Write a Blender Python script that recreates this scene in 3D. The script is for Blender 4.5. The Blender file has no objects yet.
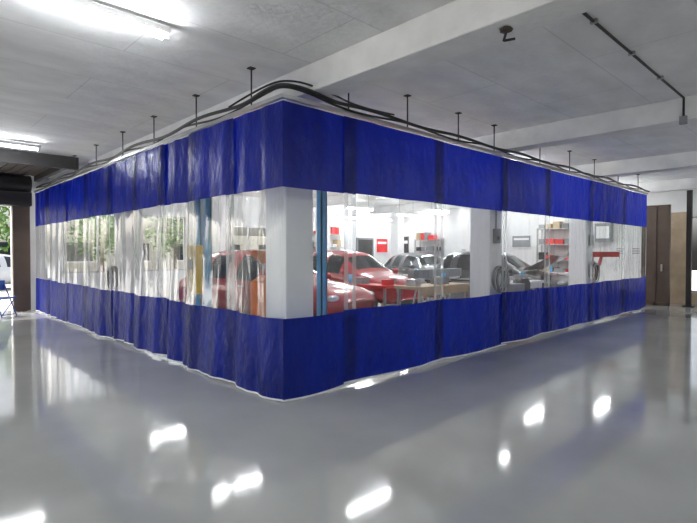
import bpy, math, random
from mathutils import Vector, Matrix, noise
random.seed(7)
S=bpy.context.scene
try:
    S.view_settings.view_transform='Standard'
except Exception: pass

# ------------------------------------------------------------ materials
def newmat(n):
    m=bpy.data.materials.new(n); m.use_nodes=True
    nt=m.node_tree; b=nt.nodes['Principled BSDF']; return m,nt,b
def noise_color(nt,b,c1,c2,scale=4,detail=5,stretch=(1,1,1),lo=.35,hi=.65):
    tc=nt.nodes.new('ShaderNodeTexCoord'); mp=nt.nodes.new('ShaderNodeMapping'); mp.inputs['Scale'].default_value=stretch
    nz=nt.nodes.new('ShaderNodeTexNoise'); nz.inputs['Scale'].default_value=scale; nz.inputs['Detail'].default_value=detail
    cr=nt.nodes.new('ShaderNodeValToRGB')
    cr.color_ramp.elements[0].position=lo; cr.color_ramp.elements[1].position=hi
    cr.color_ramp.elements[0].color=(*c1,1); cr.color_ramp.elements[1].color=(*c2,1)
    L=nt.links.new
    L(tc.outputs['Object'],mp.inputs['Vector']); L(mp.outputs[0],nz.inputs['Vector']); L(nz.outputs['Fac'],cr.inputs[0]); L(cr.outputs[0],b.inputs['Base Color'])
    return cr,tc
def bump(nt,b,scale,strength,dist=.01,stretch=(1,1,1),detail=3):
    tc=nt.nodes.new('ShaderNodeTexCoord'); mp=nt.nodes.new('ShaderNodeMapping'); mp.inputs['Scale'].default_value=stretch
    nz=nt.nodes.new('ShaderNodeTexNoise'); nz.inputs['Scale'].default_value=scale; nz.inputs['Detail'].default_value=detail
    bp=nt.nodes.new('ShaderNodeBump'); bp.inputs['Strength'].default_value=strength; bp.inputs['Distance'].default_value=dist
    L=nt.links.new
    L(tc.outputs['Object'],mp.inputs['Vector']); L(mp.outputs[0],nz.inputs['Vector']); L(nz.outputs['Fac'],bp.inputs['Height'])
    if b is not None: L(bp.outputs[0],b.inputs['Normal'])
    return bp
def simple(n,c,r=.5,met=0,var=.12,coat=0):
    m,nt,b=newmat(n)
    noise_color(nt,b,tuple(x*(1-var) for x in c),tuple(min(1,x*(1+var)) for x in c),scale=3)
    b.inputs['Roughness'].default_value=r; b.inputs['Metallic'].default_value=met
    if coat: b.inputs['Coat Weight'].default_value=coat; b.inputs['Coat Roughness'].default_value=.05
    return m
def emis(n,c,s):
    m,nt,b=newmat(n); b.inputs['Base Color'].default_value=(*c,1)
    b.inputs['Emission Color'].default_value=(*c,1); b.inputs['Emission Strength'].default_value=s; return m

m_floor,nt,b=newmat('epoxy_floor')
noise_color(nt,b,(.40,.41,.395),(.48,.49,.475),scale=.7,detail=6)
b.inputs['Roughness'].default_value=.08; b.inputs['IOR'].default_value=1.66
bump(nt,b,2.2,.08,.009)
m_ceil,nt,b=newmat('painted_concrete_ceiling')
cr,tc=noise_color(nt,b,(.74,.745,.74),(.87,.875,.87),scale=2.6,detail=10,stretch=(.7,1.3,1),lo=.30,hi=.66)
br=nt.nodes.new('ShaderNodeTexBrick'); br.inputs['Scale'].default_value=1; br.inputs['Brick Width'].default_value=2.4; br.inputs['Row Height'].default_value=1.05; br.inputs['Mortar Size'].default_value=.010; br.inputs['Mortar Smooth'].default_value=.6
br.inputs['Color1'].default_value=(1,1,1,1); br.inputs['Color2'].default_value=(.96,.96,.96,1); br.inputs['Mortar'].default_value=(.80,.80,.80,1)
mu=nt.nodes.new('ShaderNodeMix'); mu.data_type='RGBA'; mu.blend_type='MULTIPLY'; mu.inputs[0].default_value=1
nt.links.new(tc.outputs['Object'],br.inputs['Vector']); nt.links.new(cr.outputs[0],mu.inputs[6]); nt.links.new(br.outputs['Color'],mu.inputs[7]); nt.links.new(mu.outputs[2],b.inputs['Base Color'])
b.inputs['Roughness'].default_value=.85; bump(nt,b,14,.6,.014,stretch=(.8,1.4,1),detail=10)
m_beam,nt,b=newmat('painted_beam')
noise_color(nt,b,(.74,.74,.73),(.86,.86,.85),scale=2.5,detail=8); b.inputs['Roughness'].default_value=.8; bump(nt,b,12,.6,.015)
m_wall,nt,b=newmat('white_wall')
noise_color(nt,b,(.74,.75,.75),(.83,.83,.82),scale=1.5); b.inputs['Roughness'].default_value=.7
m_col=simple('column_white',(.92,.93,.93),.55,var=.02)
m_tan=simple('tan_panel',(.42,.32,.22),.55)
m_brown=simple('brown_panel',(.09,.062,.045),.45)
m_dark=simple('dark_steel',(.03,.028,.028),.6)
m_darkbrown=simple('dark_corrugated',(.06,.045,.035),.6)
m_black=simple('black_rubber',(.012,.012,.013),.45)
m_steel=simple('galvanised',(.5,.5,.5),.35,.8)
m_grey=simple('grey_plastic',(.25,.26,.27),.5)
m_white=simple('white_enamel',(.8,.8,.8),.4,var=.03)
m_lblue=simple('light_blue_paint',(.12,.46,.80),.4)
m_yellow=simple('yellow_paint',(.80,.52,.05),.4)
m_orange=simple('orange_paint',(.8,.2,.04),.4)
m_redp=simple('red_paint',(.65,.03,.03),.35)
m_wood=simple('light_wood',(.55,.42,.26),.5)
m_green=simple('leaf_green',(.10,.22,.04),.7,var=.5)
m_trunk=simple('bark',(.12,.08,.05),.9)
m_ground=simple('outside_concrete',(.5,.49,.46),.85)
m_bld=simple('outside_building',(.62,.58,.5),.8)
m_chairblue=simple('chair_blue',(.04,.10,.35),.5)
m_tube=emis('tube_glow',(.95,.98,1.0),195)
m_tube_out=emis('tube_glow_outer',(.95,.975,1.0),122)

def vinyl(n,c,ctr,bs,bd,sc):
    m=bpy.data.materials.new(n); m.use_nodes=True; nt=m.node_tree; nt.nodes.clear(); N=nt.nodes.new; L=nt.links.new
    out=N('ShaderNodeOutputMaterial'); p=N('ShaderNodeBsdfPrincipled'); t=N('ShaderNodeBsdfTranslucent'); mx=N('ShaderNodeMixShader')
    noise_color(nt,p,tuple(x*.75 for x in c),tuple(x*1.25 for x in c),scale=2,stretch=(2,2,.5))
    p.inputs['Roughness'].default_value=.30; p.inputs['Specular IOR Level'].default_value=.32
    bump(nt,p,sc,bs,bd,stretch=(1,1,.6),detail=4)
    t.inputs['Color'].default_value=(*ctr,1); mx.inputs[0].default_value=.27
    L(p.outputs[0],mx.inputs[1]); L(t.outputs[0],mx.inputs[2]); L(mx.outputs[0],out.inputs[0]); return m
m_blue_top=vinyl('blue_vinyl_upper',(.002,.009,.13),(.001,.022,.66),.6,.05,6)
m_blue_bot=vinyl('blue_vinyl_lower',(.003,.014,.18),(.002,.024,.55),.7,.06,7)
def clearv(n,haze,bs,bd,fr,ref,rough=.10):
    m=bpy.data.materials.new(n); m.use_nodes=True; nt=m.node_tree; nt.nodes.clear(); N=nt.nodes.new; L=nt.links.new
    out=N('ShaderNodeOutputMaterial'); tr=N('ShaderNodeBsdfTransparent'); tr.inputs[0].default_value=(.955,.968,.972,1)
    gl=N('ShaderNodeBsdfGlossy'); gl.inputs['Roughness'].default_value=rough
    bp=bump(nt,None,3.5,bs,bd,stretch=(2.2,2.2,.45),detail=4)
    L(bp.outputs[0],gl.inputs['Normal'])
    f=N('ShaderNodeFresnel'); f.inputs['IOR'].default_value=fr; L(bp.outputs[0],f.inputs['Normal'])
    mm=N('ShaderNodeMath'); mm.operation='MULTIPLY'; mm.inputs[1].default_value=ref; L(f.outputs[0],mm.inputs[0])
    mx=N('ShaderNodeMixShader'); L(mm.outputs[0],mx.inputs[0]); L(tr.outputs[0],mx.inputs[1]); L(gl.outputs[0],mx.inputs[2])
    tl=N('ShaderNodeBsdfTranslucent'); tl.inputs[0].default_value=(.9,.92,.92,1)
    df=N('ShaderNodeBsdfDiffuse'); df.inputs[0].default_value=(.9,.92,.92,1)
    hz=N('ShaderNodeMixShader'); hz.inputs[0].default_value=.5; L(tl.outputs[0],hz.inputs[1]); L(df.outputs[0],hz.inputs[2])
    m2=N('ShaderNodeMixShader'); m2.inputs[0].default_value=haze; L(mx.outputs[0],m2.inputs[1]); L(hz.outputs[0],m2.inputs[2])
    L(m2.outputs[0],out.inputs[0]); return m
m_clear_l=clearv('clear_vinyl_wrinkled',.025,.40,.02,1.28,.36,.05)
m_clear_r=clearv('clear_vinyl_smooth',.05,.7,.05,1.42,.9,.08)
m_seam=clearv('clear_vinyl_welded_seam',.30,.3,.02,1.3,.5)
m_glow_strip=simple('painted_glow_strip',(.8,.82,.85),.5)  # white colour painting the bright floor gap seen under the curtain
def paint(n,c):
    m,nt,b=newmat(n); b.inputs['Base Color'].default_value=(*c,1); b.inputs['Roughness'].default_value=.3
    b.inputs['Coat Weight'].default_value=1; b.inputs['Coat Roughness'].default_value=.04
    bump(nt,b,30,.02,.001); return m
m_carred=paint('car_paint_red',(.36,.005,.010)); m_cargrey=paint('car_paint_grey',(.08,.085,.095)); m_cardark=paint('car_paint_dark',(.04,.045,.055)); m_carsilver=paint('car_paint_silver',(.5,.52,.54))
m_glass,nt,b=newmat('car_glass'); b.inputs['Base Color'].default_value=(.02,.025,.03,1); b.inputs['Roughness'].default_value=.04
m_lamp,nt,b=newmat('headlamp_lens'); b.inputs['Base Color'].default_value=(.8,.85,.9,1); b.inputs['Roughness'].default_value=.08; b.inputs['Metallic'].default_value=.6

# ------------------------------------------------------------ mesh builder
class MB:
    def __init__(s): s.v=[]; s.f=[]; s.m=[]; s.sm=[]; s.mats=[]
    def mi(s,m):
        if m not in s.mats: s.mats.append(m)
        return s.mats.index(m)
    def box(s,a,b,m,M=None):
        x0,y0,z0=a; x1,y1,z1=b; i=len(s.v)
        P=[(x0,y0,z0),(x1,y0,z0),(x1,y1,z0),(x0,y1,z0),(x0,y0,z1),(x1,y0,z1),(x1,y1,z1),(x0,y1,z1)]
        if M: P=[tuple(M@Vector(p)) for p in P]
        s.v+=P
        for q in [(0,3,2,1),(4,5,6,7),(0,1,5,4),(1,2,6,5),(2,3,7,6),(3,0,4,7)]:
            s.f.append([i+k for k in q]); s.m.append(s.mi(m)); s.sm.append(False)
    def cyl(s,p0,p1,r,m,n=12,r2=None,caps=True):
        p0=Vector(p0); p1=Vector(p1); r2=r if r2 is None else r2
        d=(p1-p0).normalized(); u=d.orthogonal().normalized(); w=d.cross(u); i=len(s.v); k=s.mi(m)
        for c,rr in((p0,r),(p1,r2)):
            for j in range(n):
                a=2*math.pi*j/n; s.v.append(tuple(c+u*math.cos(a)*rr+w*math.sin(a)*rr))
        for j in range(n):
            s.f.append([i+j,i+(j+1)%n,i+n+(j+1)%n,i+n+j]); s.m.append(k); s.sm.append(True)
        if caps:
            s.f.append([i+j for j in range(n)][::-1]); s.m.append(k); s.sm.append(False)
            s.f.append([i+n+j for j in range(n)]); s.m.append(k); s.sm.append(False)
    def torus(s,c,R,r,m,axis='Y',n=28,k=8,jx=0):
        c=Vector(c); i=len(s.v); mm=s.mi(m)
        for a in range(n):
            A=2*math.pi*a/n
            for b_ in range(k):
                B=2*math.pi*b_/k; rr=R+r*math.cos(B)
                p=(rr*math.cos(A),r*math.sin(B),rr*math.sin(A)*1.15) if axis=='Y' else (r*math.sin(B),rr*math.cos(A),rr*math.sin(A)*1.15) if axis=='X' else (rr*math.cos(A),rr*math.sin(A),r*math.sin(B))
                s.v.append(tuple(c+Vector(p)))
        for a in range(n):
            for b_ in range(k):
                s.f.append([i+a*k+b_,i+a*k+(b_+1)%k,i+((a+1)%n)*k+(b_+1)%k,i+((a+1)%n)*k+b_]); s.m.append(mm); s.sm.append(True)
    def ball(s,c,r,m,n=10,jit=0,sz=(1,1,1)):
        c=Vector(c); i=len(s.v); k=s.mi(m); h=n//2+1
        for a in range(h+1):
            for b_ in range(n):
                t=math.pi*a/h; p=2*math.pi*b_/n; rr=r*(1+random.uniform(-jit,jit))
                s.v.append((c.x+rr*sz[0]*math.sin(t)*math.cos(p),c.y+rr*sz[1]*math.sin(t)*math.sin(p),c.z+rr*sz[2]*math.cos(t)))
        for a in range(h):
            for b_ in range(n):
                s.f.append([i+a*n+b_,i+(a+1)*n+b_,i+(a+1)*n+(b_+1)%n,i+a*n+(b_+1)%n]); s.m.append(k); s.sm.append(True)
    def obj(s,name,parent=None,loc=(0,0,0),rot=0,bevel=0):
        me=bpy.data.meshes.new(name); me.from_pydata(s.v,[],s.f)
        for m in s.mats: me.materials.append(m)
        me.polygons.foreach_set('material_index',s.m); me.polygons.foreach_set('use_smooth',s.sm); me.update()
        o=bpy.data.objects.new(name,me); S.collection.objects.link(o); o.location=loc; o.rotation_euler=(0,0,rot)
        if parent: o.parent=parent
        if bevel:
            bv=o.modifiers.new('bevel','BEVEL'); bv.width=bevel; bv.segments=2; bv.limit_method='ANGLE'
        return o
def tube(name,pts,r,m,parent=None):
    cu=bpy.data.curves.new(name,'CURVE'); cu.dimensions='3D'; cu.bevel_depth=r; cu.bevel_resolution=3
    sp=cu.splines.new('NURBS'); sp.points.add(len(pts)-1)
    for i,p in enumerate(pts): sp.points[i].co=(*p,1)
    sp.use_endpoint_u=True; sp.order_u=3
    cu.materials.append(m); o=bpy.data.objects.new(name,cu); S.collection.objects.link(o)
    if parent:o.parent=parent
    return o

# ------------------------------------------------------------ room shell
X0,X1,Y0,Y1,H=-9,14.5,-9,11.3,3.57
T=.15
mb=MB(); mb.box((X0-T,Y0-T,-.1),(X1+T,Y1+T,0),m_floor); mb.obj('floor')
mb=MB(); mb.box((X0-T,Y0-T,H),(X1+T,Y1+T,H+.15),m_ceil); mb.obj('ceiling')
def wall(name,axis,c0,c1,a0,a1,ops,m):
    mb=MB()
    def bx(u0,u1,z0,z1):
        if u1-u0<1e-4 or z1-z0<1e-4: return
        if axis=='y': mb.box((u0,c0,z0),(u1,c1,z1),m)
        else: mb.box((c0,u0,z0),(c1,u1,z1),m)
    u=a0
    for (p,q,zl,zh) in sorted(ops):
        bx(u,p,0,H); bx(p,q,0,zl); bx(p,q,zh,H); u=q
    bx(u,a1,0,H); return mb.obj(name)
wall('wall_back','y',Y1,Y1+T,X0-T,X1+T,[(-8,-.5,0,2.75),(.7,4.3,.95,2.7),(5.7,7.7,1.2,2.5)],m_wall)
wall('wall_front','y',Y0-T,Y0,X0-T,X1+T,[(-6,-1,1,2.9),(3,9,1,2.9)],m_wall)  # unseen openings put in behind the camera to light floor and curtain
wall('wall_left','x',X0-T,X0,Y0,Y1,[(-5,0,0,2.9),(4,9,1,2.8)],m_wall)  # out-of-view openings put in to admit daylight from the left
wall('wall_right','x',X1,X1+T,Y0,Y1,[(-2.6,-.5,.35,2.6)],m_wall)
def wframe(name,axis,c,u0,u1,z0,z1,n=2,m=m_steel):
    mb=MB(); w=.05
    def bx(a,b_,zl,zh):
        if axis=='y': mb.box((a,c,zl),(b_,c+.06,zh),m)
        else: mb.box((c,a,zl),(c+.06,b_,zh),m)
    bx(u0,u1,z0,z0+w); bx(u0,u1,z1-w,z1)
    for i in range(n+1):
        x=u0+(u1-u0-w)*i/n; bx(x,x+w,z0,z1)
    mb.obj(name)
wframe('window_1','y',Y1+.04,.7,4.3,.95,2.7,4)
wframe('window_2','y',Y1+.04,5.7,7.7,1.2,2.5,2)
wframe('window_3','x',X1+.04,-2.6,-.5,.35,2.6,2)
wframe('daylight_opening_4','y',Y0-.1,-6,-1,1,2.9,5); wframe('daylight_opening_5','y',Y0-.1,3,9,1,2.9,6); wframe('daylight_opening_6','x',X0-.1,4,9,1,2.8,5)  # frames of the unseen openings added for daylight
mb=MB()
mb.box((-.5,Y1-.18,0),(-.12,Y1-.002,2.9),m_brown)
mb.box((-8.3,Y1-.18,0),(-8,Y1-.002,2.9),m_brown)
mb.box((-8.3,Y1-.45,2.75),(-.12,Y1-.002,3.1),m_dark)
mb.cyl((-3.4,Y1-.27,3.32),(-.12,Y1-.27,3.32),.22,m_dark,20)
mb.cyl((-8.3,Y1-.27,3.32),(-3.95,Y1-.27,3.32),.22,m_dark,20)
mb.obj('roller_shutter')
mb=MB()
for i in range(18):
    x=-3.2+i*.19; mb.box((x,7.7,H-.06),(x+.10,Y1-.6,H-.03),m_darkbrown)
mb.box((-3.4,7.6,H-.04),(.1,Y1-.6,H-.002),m_darkbrown)  # dark ribbed sheet added below the ceiling to darken its far end
mb.box((-3.4,7.5,H-.26),(.1,7.62,H-.002),m_dark)
for x in(-3.2,-1.2,-.1): mb.box((x,7.6,H-.2),(x+.1,Y1-.6,H-.05),m_dark)
mb.obj('trim_1')
mb=MB(); mb.box((X1-.04,-.45,0),(X1-.002,.35,2.75),m_tan); mb.box((X1-.04,Y0+.02,0),(X1-.002,-2.65,2.75),m_tan); mb.box((X1-.04,-2.65,0),(X1-.002,-.45,.33),m_tan); mb.obj('trim_2')
mb=MB(); mb.box((13.25,-.3,0),(13.31,.42,2.9),m_brown)
for y in(-.3,.04,.36): mb.box((13.22,y,0),(13.26,y+.06,2.9),m_brown)
mb.box((13.22,-.3,2.84),(13.27,.42,2.9),m_brown); mb.box((13.22,-.3,0),(13.27,.42,.1),m_brown)
mb.box((13.2,-.12,1),(13.23,-.08,1.2),m_steel)
mb.obj('door_1')
mb=MB(); mb.box((13.55,-.74,0),(13.67,-.62,H-.002),m_dark); mb.box((13.48,-.81,0),(13.74,-.55,.02),m_dark); mb.box((13.5,-.79,H-.03),(13.72,-.57,H-.002),m_dark); mb.obj('steel_post')
for x in(-3.85,.36,4.6,8.8,13.0):
    mb=MB(); mb.box((x,Y0+.01,H-.30),(x+.34,Y1-.01,H-.001),m_beam); mb.obj('ceiling_beam',bevel=.012)
def column(x,y,coil=None):
    mb=MB(); mb.box((x,y,0),(x+.4,y+.4,H-.302),m_col)
    mb.box((x-.008,y-.008,0),(x+.408,y+.408,.12),m_grey)
    o=mb.obj('concrete_column',bevel=.015)
for x,y in((.25,.3),(4.55,.3),(8.75,.3),(.25,5.4),(4.55,9.6),(8.75,9.6),(12.98,9.6)): column(x,y)
def coil(x,y,z,axis):
    mb=MB()
    for i in range(5):
        dx=.03*i
        c=(x,y-dx,z-.01*i) if axis=='Y' else (x-dx,y,z-.01*i)
        mb.torus(c,.17+.014*(i%3),.014,m_black if i%2 else m_grey,axis)
    if axis=='Y': mb.box((x-.03,y-.14,z+.13),(x+.03,y+.02,z+.17),m_steel)
    else: mb.box((x-.14,y-.03,z+.13),(x+.02,y+.03,z+.17),m_steel)
    mb.obj('air_hose_coil')
coil(4.72,.26,1.10,'Y'); coil(.20,5.6,1.08,'X'); coil(8.95,.26,1.12,'Y')
for x,y in((4.72,.27),(8.95,.27)):
    mb=MB(); mb.box((x-.08,y-.04,1.7),(x+.06,y+.029,1.95),m_grey); mb.box((x-.05,y-.05,1.76),(x,y-.04,1.82),m_black); mb.box((x-.02,y,1.95),(x,y+.02,3.2),m_grey); mb.obj('electrical_box')

# ------------------------------------------------------------ curtains
def curtain(name,P0,D,Nn,edges,amp,wl,mclear,seed,step=.018):
    P0=Vector(P0);D=Vector(D);Nn=Vector(Nn); mb=MB()
    zs=[0,.02,.03,.15,.3,.45,.6,.72,.84,.852,.87,1.05,1.25,1.5,1.75,1.95,2.18,2.2,2.22,2.4,2.6,2.8,2.95,3.05,3.07]
    for pi in range(len(edges)-1):
        a,b_=(edges[pi]-.10 if pi else edges[0]),edges[pi+1]+.10; nx=max(8,int((b_-a)/.03))
        base=step if pi%2 else 0.0
        hem=.020+random.uniform(-.008,.026); tilt=random.uniform(-.03,.03); flare=random.uniform(.01,.11)*amp/.05
        if pi==0: hem=.012; tilt=0
        i0=len(mb.v)
        for z in zs:
            zz=hem+z*(3.09-hem)/3.07
            g=.35+.65*(1-zz/3.1)
            for j in range(nx+1):
                u=a+(b_-a)*j/nx; t=j/nx
                att=max(0,min(1,(u+.04)/.3))
                ph=noise.noise(Vector((u*.7,seed,zz*.15)))*4
                am=amp*(.5+1.1*abs(noise.noise(Vector((u*.9,seed+5,.3)))))
                o=am*g*math.sin(2*math.pi*u/wl+ph)+am*.35*g*math.sin(2*math.pi*u/(wl*.43)+ph*2+zz*.7)
                o+=noise.noise(Vector((u*2.2,zz*1.5,seed)))*amp*.5+base
                o=o*att+flare*(1-zz/3.1)*math.sin(math.pi*t)
                p=P0+D*u+Nn*(o+.025)+Vector((0,0,zz+(tilt*(t-.5)+.010*math.sin(u*4+seed))*(1-zz/3.1)))
                mb.v.append(tuple(p))
        w=nx+1
        for r in range(len(zs)-1):
            z=(zs[r]+zs[r+1])/2
            m=m_glow_strip if z<.02 else m_blue_bot if z<.86 else mclear if z<2.2 else m_blue_top  # lowest rows carry the painted bright strip above the floor
            for j in range(nx):
                k=mb.mi(m_seam if (m is mclear and ((pi and j in(0,1)) or j in(nx-2,nx-1))) else m)
                mb.f.append([i0+r*w+j,i0+r*w+j+1,i0+(r+1)*w+j+1,i0+(r+1)*w+j]); mb.m.append(k); mb.sm.append(True)
    return mb.obj(name)
curtain('vinyl_curtain',(0,0,0),(0,1,0),(-1,0,0),[-.025,1.0,1.95,2.9,3.95,5.2,6.5,8.0,9.6,10.84],.036,.6,m_clear_l,3.1,.025)
curtain('vinyl_curtain',(0,0,0),(1,0,0),(0,-1,0),[-.025,.92,2.63,4.44,6.0,8.16,10.2,11.95],.015,.95,m_clear_r,9.7)
mb=MB()
mb.box((-.045,.0,3.115),(.0,11,3.155),m_steel); mb.box((-.045,-.045,3.115),(12.1,.0,3.155),m_steel)
for y in(.55,1.85,3.2,4.5,5.9,7.3): mb.cyl((-.025,y,3.14),(-.025,y,H),.009,m_dark,8); mb.box((-.06,y-.035,H-.012),(.01,y+.035,H-.001),m_dark)
for x in(.9,1.95,3.1,4.1,5.7,7.0,8.3,9.8,11.3): mb.cyl((x,-.025,3.14),(x,-.025,H),.009,m_dark,8); mb.box((x-.035,-.06,H-.012),(x+.035,.01,H-.001),m_dark)
mb.obj('curtain_track')
def hosepath(z,off,amp,seed):
    pts=[]
    for i in range(28):
        y=10.5-i*.38
        if y<.5: break
        pts.append((-.05-off+.02*math.sin(i+seed),y,z+amp*math.sin(i*1.15+seed)))
    pts+= [(-.02-off,.28,z+.05),(.0,.02,z+.08),(.3,-.05-off,z+.05)]
    for i in range(32):
        x=.65+i*.37
        if x>12.2: break
        pts.append((x,-.05-off+.02*math.cos(i+seed),z+amp*math.sin(i*1.2+seed*2)))
    return pts
tube('air_hose',hosepath(3.20,.03,.022,0),.020,m_black)
tube('power_cable',hosepath(3.18,.0,.03,1.7),.013,m_black)
tube('power_cable',[(-.1,.9,3.2),(-.05,.35,3.3),(.1,.05,3.36),(.5,-.08,3.30),(1.0,-.1,3.2),(1.6,-.1,3.24)],.011,m_black)
mb=MB(); mb.cyl((.72,-2.47,H-.02),(4.58,-2.47,H-.02),.013,m_dark); mb.cyl((4.58,-2.47,H-.02),(4.58,-2.47,H-.32),.013,m_dark)
mb.box((4.54,-2.51,H-.36),(4.599,-2.43,H-.26),m_grey)
for x in(1.5,2.5,3.5): mb.box((x,-2.5,H-.035),(x+.03,-2.44,H-.001),m_steel)
mb.obj('conduit_pipe')
mb=MB(); mb.ball((.5,-2.2,H-.315),.05,m_darkbrown,8,.25,(1,1,.4)); mb.cyl((.5,-2.2,H-.33),(.55,-2.15,H-.37),.010,m_dark); mb.cyl((.55,-2.15,H-.37),(.6,-2.22,H-.36),.010,m_dark); mb.obj('ceiling_hook')

# ------------------------------------------------------------ fluorescents
def fluo(x,y,z,axis='X',m=m_tube,L=1.2,hang=True,two=False):
    mb=MB()
    mb.box((-L/2-.03,-.035,.03),(L/2+.03,.035,.085),m_white)
    for s in(-1,1): mb.box((s*L/2-.02,-.03,-.025),(s*L/2+.02,.03,.04),m_white)
    for yy in((-.025,.025) if two else (0,)): mb.cyl((-L/2,yy,0),(L/2,yy,0),.016,m,8)
    if hang:
        for s in(-.4,.4):
            X=x+s; top=H
            for bx in(.36,4.6,8.8,13.0):
                if bx-.02<X<bx+.36: top=H-.302
            mb.cyl((s,0,.08),(s,0,top-z-.001),.004,m_dark,6)
    mb.obj('fluorescent_light',loc=(x,y,z),rot=0 if axis=='X' else math.pi/2)
fluo(-1.75,.17,H-.12,m=m_tube_out,two=True,hang=False)
fluo(-1.44,6.5,H-.12,m=m_tube_out,hang=False)
for x,y in((-6,-2),(3,-6.2),(6.9,-5.5),(-6,5),(-1.5,-6.5),(11,-4.5)): fluo(x,y,H-.12,m=m_tube_out,hang=False)  # unseen tubes, some added behind the camera to brighten column, floor and curtain
for x,y in((2.3,4.8),(3.8,2.45),(2.6,8.6),(6.6,5.0),(6.8,8.6),(7.2,1.7),(11,2.6)): fluo(x,y,3.3)
for x,y in((13.4,7.9),(12.75,1.3),(13.4,4.3)): fluo(x,y,3.12)
for x,y in((10.9,6),(10.7,10.3),(13.6,10.4),(11.6,8.0),(8.3,7.2)): fluo(x,y,2.95)

# ------------------------------------------------------------ cars
def car(loc,heading,paint_m,suv=0,name='car',hoodopen=False):
    root=bpy.data.objects.new(name,None); S.collection.objects.link(root)
    root.location=loc; root.rotation_euler=(0,0,heading)
    h=suv
    st=[(2.20,.36,.52,.58,.45,.66),(2.12,.24,.74,.66,.62,.78),(1.85,.20,.84,.76,.68,.89),(1.4,.20,.87,.84,.70,.96),(.98,.20,.88,.90,.68,1.02),
        (.90,.20,.88,.92,.66,1.06),(.22,.20,.88,.95,.60,1.42+h),(.12,.20,.88,.95,.60,1.45+h),(-.36,.20,.88,.96,.60,1.50+h),(-.46,.20,.88,.96,.60,1.50+h),(-1.18,.20,.88,.98,.59,1.49+h),(-1.28,.20,.88,.99,.58,1.48+h),
        (-1.62,.20,.87,1.0,.56,1.42+h),(-1.70,.22,.86,1.0,.55,1.38+h),(-2.02,.24,.82,.98,.60,1.05),(-2.12,.26,.80,.85,.66,.95),(-2.20,.34,.66,.62,.56,.74)]
    mb=MB(); P=9
    for x,z0,w,zb,wt,zt in st:
        half=[(w*.94,z0),(w,(z0+zb)/2),(w*.985,zb),(wt,zt-.03),(0,zt)]
        pts=half+[(-a,c) for a,c in half[-2::-1]]
        for a,c in pts: mb.v.append((x,a,c))
    kb,kg,kd=mb.mi(paint_m),mb.mi(m_glass),mb.mi(m_black)
    for i in range(len(st)-1):
        for j in range(P):
            a=i*P+j; b_=i*P+(j+1)%P
            mb.f.append([a,b_,b_+P,a+P])
            k=kb
            if j in(3,4) and (i==5 or i==13): k=kg
            if j in(2,5) and i in(6,7,9,11): k=kg
            if j==8: k=kd
            mb.m.append(k); mb.sm.append(True)
    mb.f.append(list(range(P))); mb.m.append(kb); mb.sm.append(True)
    e=(len(st)-1)*P; mb.f.append([e+j for j in range(P)][::-1]); mb.m.append(kb); mb.sm.append(True)
    o=mb.obj('body',root)
    ss=o.modifiers.new('sub','SUBSURF'); ss.levels=2; ss.render_levels=2
    d=MB()
    for sx in(1.35,-1.32):
        for sy in(-1,1):
            d.cyl((sx,sy*.80,.34),(sx,sy*.885,.34),.385,m_black,28)
            d.cyl((sx,sy*.70,.33),(sx,sy*.90,.33),.33,m_black,28)
            d.cyl((sx,sy*.90,.33),(sx,sy*.905,.33),.23,m_steel,20)
            for k in range(5):
                a=k*2*math.pi/5; d.cyl((sx,sy*.91,.33),(sx+.2*math.cos(a),sy*.91,.33+.2*math.sin(a)),.022,m_steel,6)
            d.cyl((sx,sy*.90,.33),(sx,sy*.92,.33),.05,m_grey,10)
    d.obj('wheels',root)
    d=MB()
    for sy in(-1,1):
        d.ball((1.97,sy*.62,.70),.15,m_lamp,12,0,(.9,1.0,.5)); d.ball((2.06,sy*.60,.40),.07,m_lamp,10,0,(.6,1,1))
        d.ball((-2.05,sy*.68,.82),.13,m_redp,12,0,(.6,.9,1.1))
        d.ball((.72,sy*.97,1.02),.10,paint_m,12,0,(.7,1.1,.75)); d.box((.68,min(sy*.82,sy*.92),.96),(.76,max(sy*.82,sy*.92),1.0),m_black)
        d.box((-.15,min(sy*.868,sy*.888),.86),(.02,max(sy*.868,sy*.888),.89),m_steel); d.box((-1.05,min(sy*.868,sy*.888),.88),(-.88,max(sy*.868,sy*.888),.91),m_steel)
    d.box((2.07,-.42,.52),(2.165,.42,.66),m_black); d.box((2.07,-.55,.30),(2.155,.55,.42),m_black)
    for k in range(3): d.box((2.16,-.4,.54+k*.045),(2.172,.4,.553+k*.045),m_steel)
    d.box((2.155,-.22,.43),(2.19,.22,.53),m_white)
    d.box((-2.22,-.25,.62),(-2.16,.25,.74),m_white)
    if hoodopen:
        M=Matrix.Translation((.98,0,1.03))@Matrix.Rotation(math.radians(-26),4,'Y')
        d.box((0,-.66,0),(.95,.66,.03),paint_m,M); d.cyl((1.5,.5,.90),(1.55,.5,1.3),.01,m_steel,6)
    d.obj('trim_parts',root)
    return root
hd=math.atan2(-3.82,.9)
car((3.05,4.55,0),hd,m_carred,.12)
car((6.75,5.9,0),math.radians(-92),m_carred,.12)
car((12.2,7.6,0),math.radians(-110),m_cargrey,.05)
car((10.75,3.55,0),math.radians(-86),m_cardark,.1,hoodopen=True)

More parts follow.
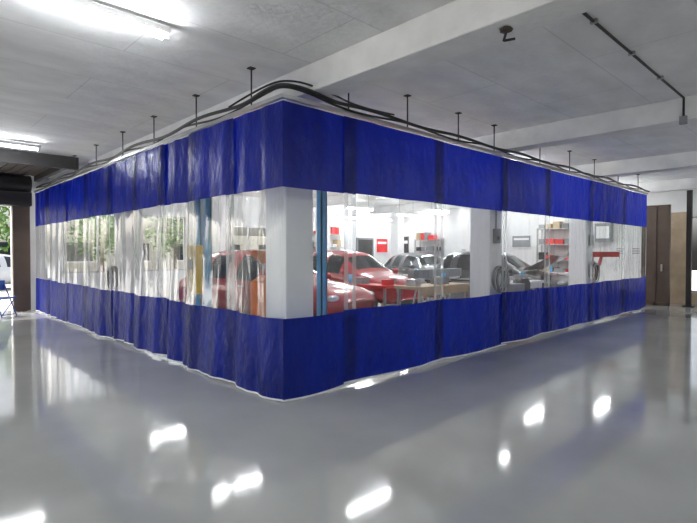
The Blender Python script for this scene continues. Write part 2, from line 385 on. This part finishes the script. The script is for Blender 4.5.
# ------------------------------------------------------------ workshop contents
def bench(x,y,rot,L=1.2,W=.6,top=m_wood,name='workbench',extra=None,hh=.88):
    mb=MB(); mb.box((-L/2,-W/2,hh-.05),(L/2,W/2,hh),top)
    for a in(-1,1):
        for b_ in(-1,1): mb.box((a*(L/2-.06)-.025,b_*(W/2-.06)-.025,0),(a*(L/2-.06)+.025,b_*(W/2-.06)+.025,hh-.05),m_steel)
    mb.box((-L/2+.05,-W/2+.05,.3),(L/2-.05,W/2-.05,.33),m_steel)
    mb.box((-L/2+.05,-W/2+.02,hh-.16),(L/2-.05,-W/2+.04,hh-.05),top)
    mb.box((-L/2+.1,-.12,hh),(-L/2+.25,.1,hh+.12),extra or m_steel); mb.box((-L/2+.12,-.22,hh+.05),(-L/2+.23,-.14,hh+.14),m_steel); mb.cyl((-L/2+.17,-.3,hh+.08),(-L/2+.17,.0,hh+.08),.015,m_steel)
    mb.box((.05,-.1,hh),(.35,.12,hh+.14),m_grey); mb.cyl((.45,.1,hh),(.45,.1,hh+.2),.04,m_lblue,12)
    mb.obj(name,loc=(x,y,0),rot=rot)
bench(4.65,1.55,0,1.6,.6,m_wood,hh=.93)
bench(4.75,3.4,math.pi/2,1.5,.55,m_redp,extra=m_redp,hh=.85)
bench(7.6,1.4,0,1.5,.6,m_white); bench(8.6,4.6,math.pi/2,1.6,.6,m_white); bench(13.2,2.6,math.pi/2,1.6,.6,m_white)
def liftpost(x,y,w,h,yellow=False):
    mb=MB(); mb.box((-w/2-.15,-w/2-.1,0),(w/2+.15,w/2+.1,.03),m_lblue)
    mb.box((-w/2,-w/2,.03),(w/2,-w/2+.02,h),m_lblue); mb.box((-w/2,-w/2,.03),(-w/2+.02,w/2,h),m_lblue); mb.box((w/2-.02,-w/2,.03),(w/2,w/2,h),m_lblue); mb.box((-w/2+.02,w/2-.02,.03),(w/2-.02,w/2,h),m_white)
    mb.box((-w/2-.02,-w/2-.02,h),(w/2+.02,w/2+.02,h+.04),m_lblue)
    if yellow: mb.box((-w/2-.12,-w/2-.08,.95),(-w/2-.001,w/2,1.65),m_yellow); mb.box((-w/2-.13,-w/2,1.3),(-w/2-.12,w/2-.05,1.45),m_black)
    mb.obj('lift_post',loc=(x,y,0))
liftpost(.42,2.55,.18,3.2,True); liftpost(1.75,1.44,.11,2.9)
mb=MB(); mb.cyl((0,0,.1),(0,0,1.1),.2,m_orange,20); mb.cyl((0,0,1.1),(0,0,1.2),.2,m_orange,20,.05); mb.cyl((0,0,1.2),(0,0,1.4),.025,m_steel); mb.cyl((0,0,1.38),(0,0,1.56),.05,m_orange,20,.24,False)
mb.torus((0,0,1.56),.24,.012,m_orange,'Z')
for a in range(4): mb.ball((.2*math.cos(a*1.57+.7),.2*math.sin(a*1.57+.7),.05),.05,m_black)
mb.box((-.02,-.26,.2),(.02,-.19,.9),m_black); mb.obj('oil_drain_tank',loc=(1.2,2.15,0))
mb=MB()
for s in(-1,1): mb.box((-.05+s*.35,-.6,.06),(.0+s*.35,.7,.13),m_redp); mb.ball((s*.35-.02,-.55,.05),.05,m_black); mb.ball((s*.35-.02,.6,.05),.05,m_black)
mb.box((-.4,.5,.08),(.38,.6,.16),m_redp); mb.box((-.09,.48,.12),(.05,.62,1.5),m_redp)
mb.box((-.08,-.5,1.42),(.04,.65,1.56),m_redp); mb.cyl((-.02,.45,.6),(-.02,.1,1.45),.04,m_redp); mb.cyl((-.02,-.45,1.45),(-.02,-.45,1.1),.008,m_steel); mb.torus((-.02,-.45,1.06),.04,.01,m_steel)
mb.obj('engine_hoist',loc=(10.9,.66,0),rot=math.radians(70))
def toolcab(x,y,rot,m,h=1.0):
    mb=MB(); mb.box((-.35,-.22,.12),(.35,.22,h),m)
    n=6
    for i in range(n):
        z=.17+(h-.25)*i/n; mb.box((-.32,-.235,z),(.32,-.22,z+(h-.25)/n-.02),m); mb.box((-.2,-.25,z+.06),(.2,-.236,z+.075),m_steel)
    for a in(-1,1):
        for b_ in(-1,1): mb.ball((a*.28,b_*.16,.06),.06,m_black)
    mb.box((-.36,-.23,h),(.36,.23,h+.03),m_black); mb.cyl((.4,-.2,h-.1),(.4,.2,h-.1),.015,m_steel); mb.obj('tool_cabinet',loc=(x,y,0),rot=rot)
toolcab(8.5,8.0,.2,m_redp,1.1); toolcab(13.6,5.6,-math.pi/2,m_redp,1.2); toolcab(6.1,1.7,0,m_grey,.95); toolcab(5.2,6.6,.2,m_redp)
def shelf(x,y,rot,w=1.4,h=2.3):
    mb=MB()
    for a in(-w/2,w/2-.04):
        for b_ in(-.2,.16): mb.box((a,b_,0),(a+.04,b_+.04,h),m_steel)
    cols=[m_redp,m_grey,m_white,m_wood,m_grey,m_black,m_redp]
    for k in range(5):
        z=.15+k*(h-.2)/4; mb.box((-w/2,-.2,z),(w/2,.2,z+.03),m_steel)
        u=-w/2+.06
        while u<w/2-.3:
            ww=random.uniform(.12,.28); hh=random.uniform(.12,.32)
            mb.box((u,-.15,z+.03),(u+ww,.15,z+.03+hh),random.choice(cols)); u+=ww+random.uniform(.02,.08)
    mb.obj('storage_shelf',loc=(x,y,0),rot=rot)
shelf(14.22,3.3,-math.pi/2,1.4,2.4); shelf(10.3,11.0,0,1.5); shelf(7.95,11.0,0,1.2,2.0); shelf(14.22,8.9,-math.pi/2,1.3,2.1)
def locker(x,y,rot):
    mb=MB()
    for i in range(2):
        u=-.45+i*.45; mb.box((u,-.22,.05),(u+.445,.22,1.85),m_white); mb.box((u+.02,-.235,.1),(u+.425,-.22,1.8),m_white)
        for k in range(4): mb.box((u+.12,-.24,1.5+k*.05),(u+.32,-.235,1.515+k*.05),m_dark)
        mb.box((u+.36,-.25,.9),(u+.38,-.236,1.02),m_steel)
    mb.box((-.45,-.2,0),(.44,.2,.05),m_dark); mb.obj('metal_locker',loc=(x,y,0),rot=rot)
locker(14.2,6.75,-math.pi/2); locker(14.2,1.0,-math.pi/2)
def tyres(x,y,n):
    mb=MB()
    for i in range(n):
        z=.11+i*.22; mb.torus((random.uniform(-.03,.03),random.uniform(-.03,.03),z),.23,.11,m_black,'Z',28,10)
    mb.obj('tyre_stack',loc=(x,y,0))
tyres(9.0,6.4,4); tyres(9.5,8.9,5); tyres(9.3,2.2,4)
def gas(x,y,m):
    mb=MB(); mb.cyl((0,0,0),(0,0,1.25),.11,m,18); mb.cyl((0,0,1.25),(0,0,1.4),.11,m,18,.035); mb.cyl((0,0,1.4),(0,0,1.5),.03,m_steel); mb.cyl((-.06,0,1.46),(.06,0,1.46),.02,m_steel); mb.obj('gas_cylinder',loc=(x,y,0))
gas(8.1,2.6,m_redp); gas(8.4,2.7,m_grey)
mb=MB(); mb.cyl((-.5,0,.45),(.5,0,.45),.24,m_redp,22); mb.ball((-.5,0,.45),.24,m_redp,14,0,(.4,1,1)); mb.ball((.5,0,.45),.24,m_redp,14,0,(.4,1,1))
mb.box((-.3,-.15,.69),(.1,.15,.92),m_grey); mb.cyl((.25,-.12,.85),(.25,.12,.85),.16,m_black,18); mb.cyl((-.35,-.2,.12),(-.35,.2,.12),.12,m_black); mb.cyl((.4,-.15,0),(.4,-.15,.25),.02,m_steel); mb.cyl((.4,.15,0),(.4,.15,.25),.02,m_steel)
mb.obj('air_compressor',loc=(6.3,.75,0))
mb=MB()
for s in(-1,1):
    mb.cyl((s*.5,-.25,0),(s*.5,0,.95),.02,m_steel,8); mb.cyl((s*.5,.25,0),(s*.5,0,.95),.02,m_steel,8)
mb.cyl((-.55,0,.95),(.55,0,.95),.02,m_steel,8)
for i in range(12):
    a=-1.1+i*.2; z=math.cos(a*.9)*.18; 
    mb.box((a*.75-.01,-.1-z*.5,.97),(a*.75+.15,.08-z*.5,1.16),m_grey)
mb.obj('bumper_on_stand',loc=(6.2,2.75,0))
mb=MB(); mb.cyl((0,0,0),(0,0,.04),.25,m_black,20); mb.cyl((0,0,.04),(0,0,1.35),.02,m_steel)
for R in(.08,.16,.24,.28): mb.torus((0,-.08,1.5),R,.006,m_black,'Y')
for k in range(4):
    a=k*math.pi/2; mb.box((-.05,-.06,0),(.05,-.05,.22),m_grey,Matrix.Translation((0,0,1.5))@Matrix.Rotation(a,4,'Y'))
mb.cyl((0,-.05,1.5),(0,.12,1.5),.07,m_black); mb.obj('pedestal_fan',loc=(9.55,.9,0))
mb=MB(); mb.box((12.2,Y1-.06,0),(13.1,Y1-.002,2.1),m_dark); mb.box((12.12,Y1-.08,0),(12.2,Y1-.002,2.18),m_grey); mb.box((13.1,Y1-.08,0),(13.18,Y1-.002,2.18),m_grey); mb.box((12.12,Y1-.08,2.1),(13.18,Y1-.002,2.18),m_grey); mb.cyl((12.3,Y1-.1,1),(12.3,Y1-.06,1),.03,m_steel); mb.obj('door_2')
def poster(y,z,w,h,m,axis='x',x=0):
    mb=MB()
    if axis=='x': mb.box((X1-.03,y,z),(X1-.002,y+w,z+h),m_white); mb.box((X1-.035,y+.04,z+.04),(X1-.03,y+w-.04,z+h-.04),m); mb.box((X1-.038,y+.1,z+h*.6),(X1-.035,y+w-.1,z+h*.75),m_white)
    else: mb.box((x,Y1-.03,z),(x+w,Y1-.002,z+h),m_white); mb.box((x+.04,Y1-.035,z+.04),(x+w-.04,Y1-.03,z+h-.04),m); mb.box((x+.1,Y1-.038,z+h*.6),(x+w-.1,Y1-.035,z+h*.75),m_white)
    mb.obj('wall_poster')
poster(0,1.5,.8,.7,m_redp,'y',13.4); poster(10.2,1.4,.6,.9,m_dark); poster(4.4,1.7,.8,.5,m_grey)
mb=MB(); mb.box((X1-.25,1.6,1.9),(X1-.002,2.1,2.5),m_grey); mb.box((X1-.26,1.65,2.0),(X1-.25,2.05,2.4),m_white); mb.obj('distribution_board')

mb=MB()
for a in(-.2,.2):
    mb.cyl((a,-.2,0),(a,.2,.85),.013,m_chairblue,8); mb.cyl((a,.22,0),(a,-.18,.46),.013,m_chairblue,8)
mb.box((-.22,-.2,.43),(.22,.2,.46),m_chairblue); mb.box((-.22,.16,.62),(.22,.2,.86),m_chairblue)
mb.cyl((-.2,-.17,.05),(.2,-.17,.05),.01,m_chairblue,8)
mb.obj('folding_chair',loc=(-.88,10.2,0),rot=.6)

# ------------------------------------------------------------ outdoors
mb=MB(); mb.box((-45,-30,-.16),(50,60,-.101),m_ground); mb.obj('yard_ground')
car((1.0,22.5,-.1),math.radians(20),m_carsilver,.1); car((-5.5,20,-.1),math.radians(10),m_cardark,.0)
def tree(x,y,h,r):
    mb=MB(); mb.cyl((0,0,-.1),(0,0,h*.6),.14,m_trunk,10,.08)
    for a in range(5): mb.cyl((0,0,h*.5),(r*.6*math.cos(a*1.25),r*.6*math.sin(a*1.25),h*.8),.05,m_trunk,6,.02)
    k=mb.mi(m_green)
    for _ in range(700):
        d=Vector((random.gauss(0,1),random.gauss(0,1),random.gauss(0,1))).normalized()*r*random.uniform(.4,1.05)
        c=Vector((0,0,h*.8))+d; n1=Vector((random.gauss(0,1),random.gauss(0,1),random.gauss(0,1))).normalized()*.16; n2=n1.orthogonal().normalized()*.10
        i=len(mb.v); mb.v+=[tuple(c-n1),tuple(c+n2),tuple(c+n1),tuple(c-n2)]; mb.f.append([i,i+1,i+2,i+3]); mb.m.append(k); mb.sm.append(False)
    mb.obj('tree',loc=(x,y,0))
for x,y,h,r in((-1,27,3.6,1.8),(2.6,28,4.2,2.0),(6.5,27,3.8,1.9),(-5,28,4.0,2.1),(11,27,4,2),(20,-2,3.8,1.6)): tree(x,y,h,r)
mb=MB(); mb.box((-20,34,-.1),(30,35,3.0),m_bld)
for i in range(12): mb.box((-18+i*4,33.9,.9),(-16+i*4,34.01,2.2),m_glass); mb.box((-18.1+i*4,33.8,.8),(-15.9+i*4,34.0,.9),m_white)
mb.obj('neighbouring_building')

# ------------------------------------------------------------ world / camera
w=bpy.data.worlds.new('sky'); S.world=w; w.use_nodes=True; nt=w.node_tree; bg=nt.nodes['Background']
sky=nt.nodes.new('ShaderNodeTexSky'); sky.sky_type='NISHITA'; sky.sun_disc=False; sky.sun_elevation=math.radians(42); sky.sun_rotation=math.radians(-60); sky.dust_density=6; sky.ozone_density=.4
hs=nt.nodes.new('ShaderNodeHueSaturation'); hs.inputs['Saturation'].default_value=.4
nt.links.new(sky.outputs[0],hs.inputs['Color']); nt.links.new(hs.outputs[0],bg.inputs[0]); bg.inputs[1].default_value=.42
sun=bpy.data.lights.new('sun','SUN'); sun.energy=4; sun.angle=.02; so=bpy.data.objects.new('sun',sun); S.collection.objects.link(so); so.rotation_euler=(math.radians(42),0,math.radians(200))
cam=bpy.data.cameras.new('camera'); co=bpy.data.objects.new('camera',cam); S.collection.objects.link(co); S.camera=co
cam.sensor_width=36; cam.lens=25.4; cam.clip_end=200
co.location=(-3.0,-4.12,1.55); co.rotation_euler=(math.radians(90-1.1),0,math.radians(-43.6))
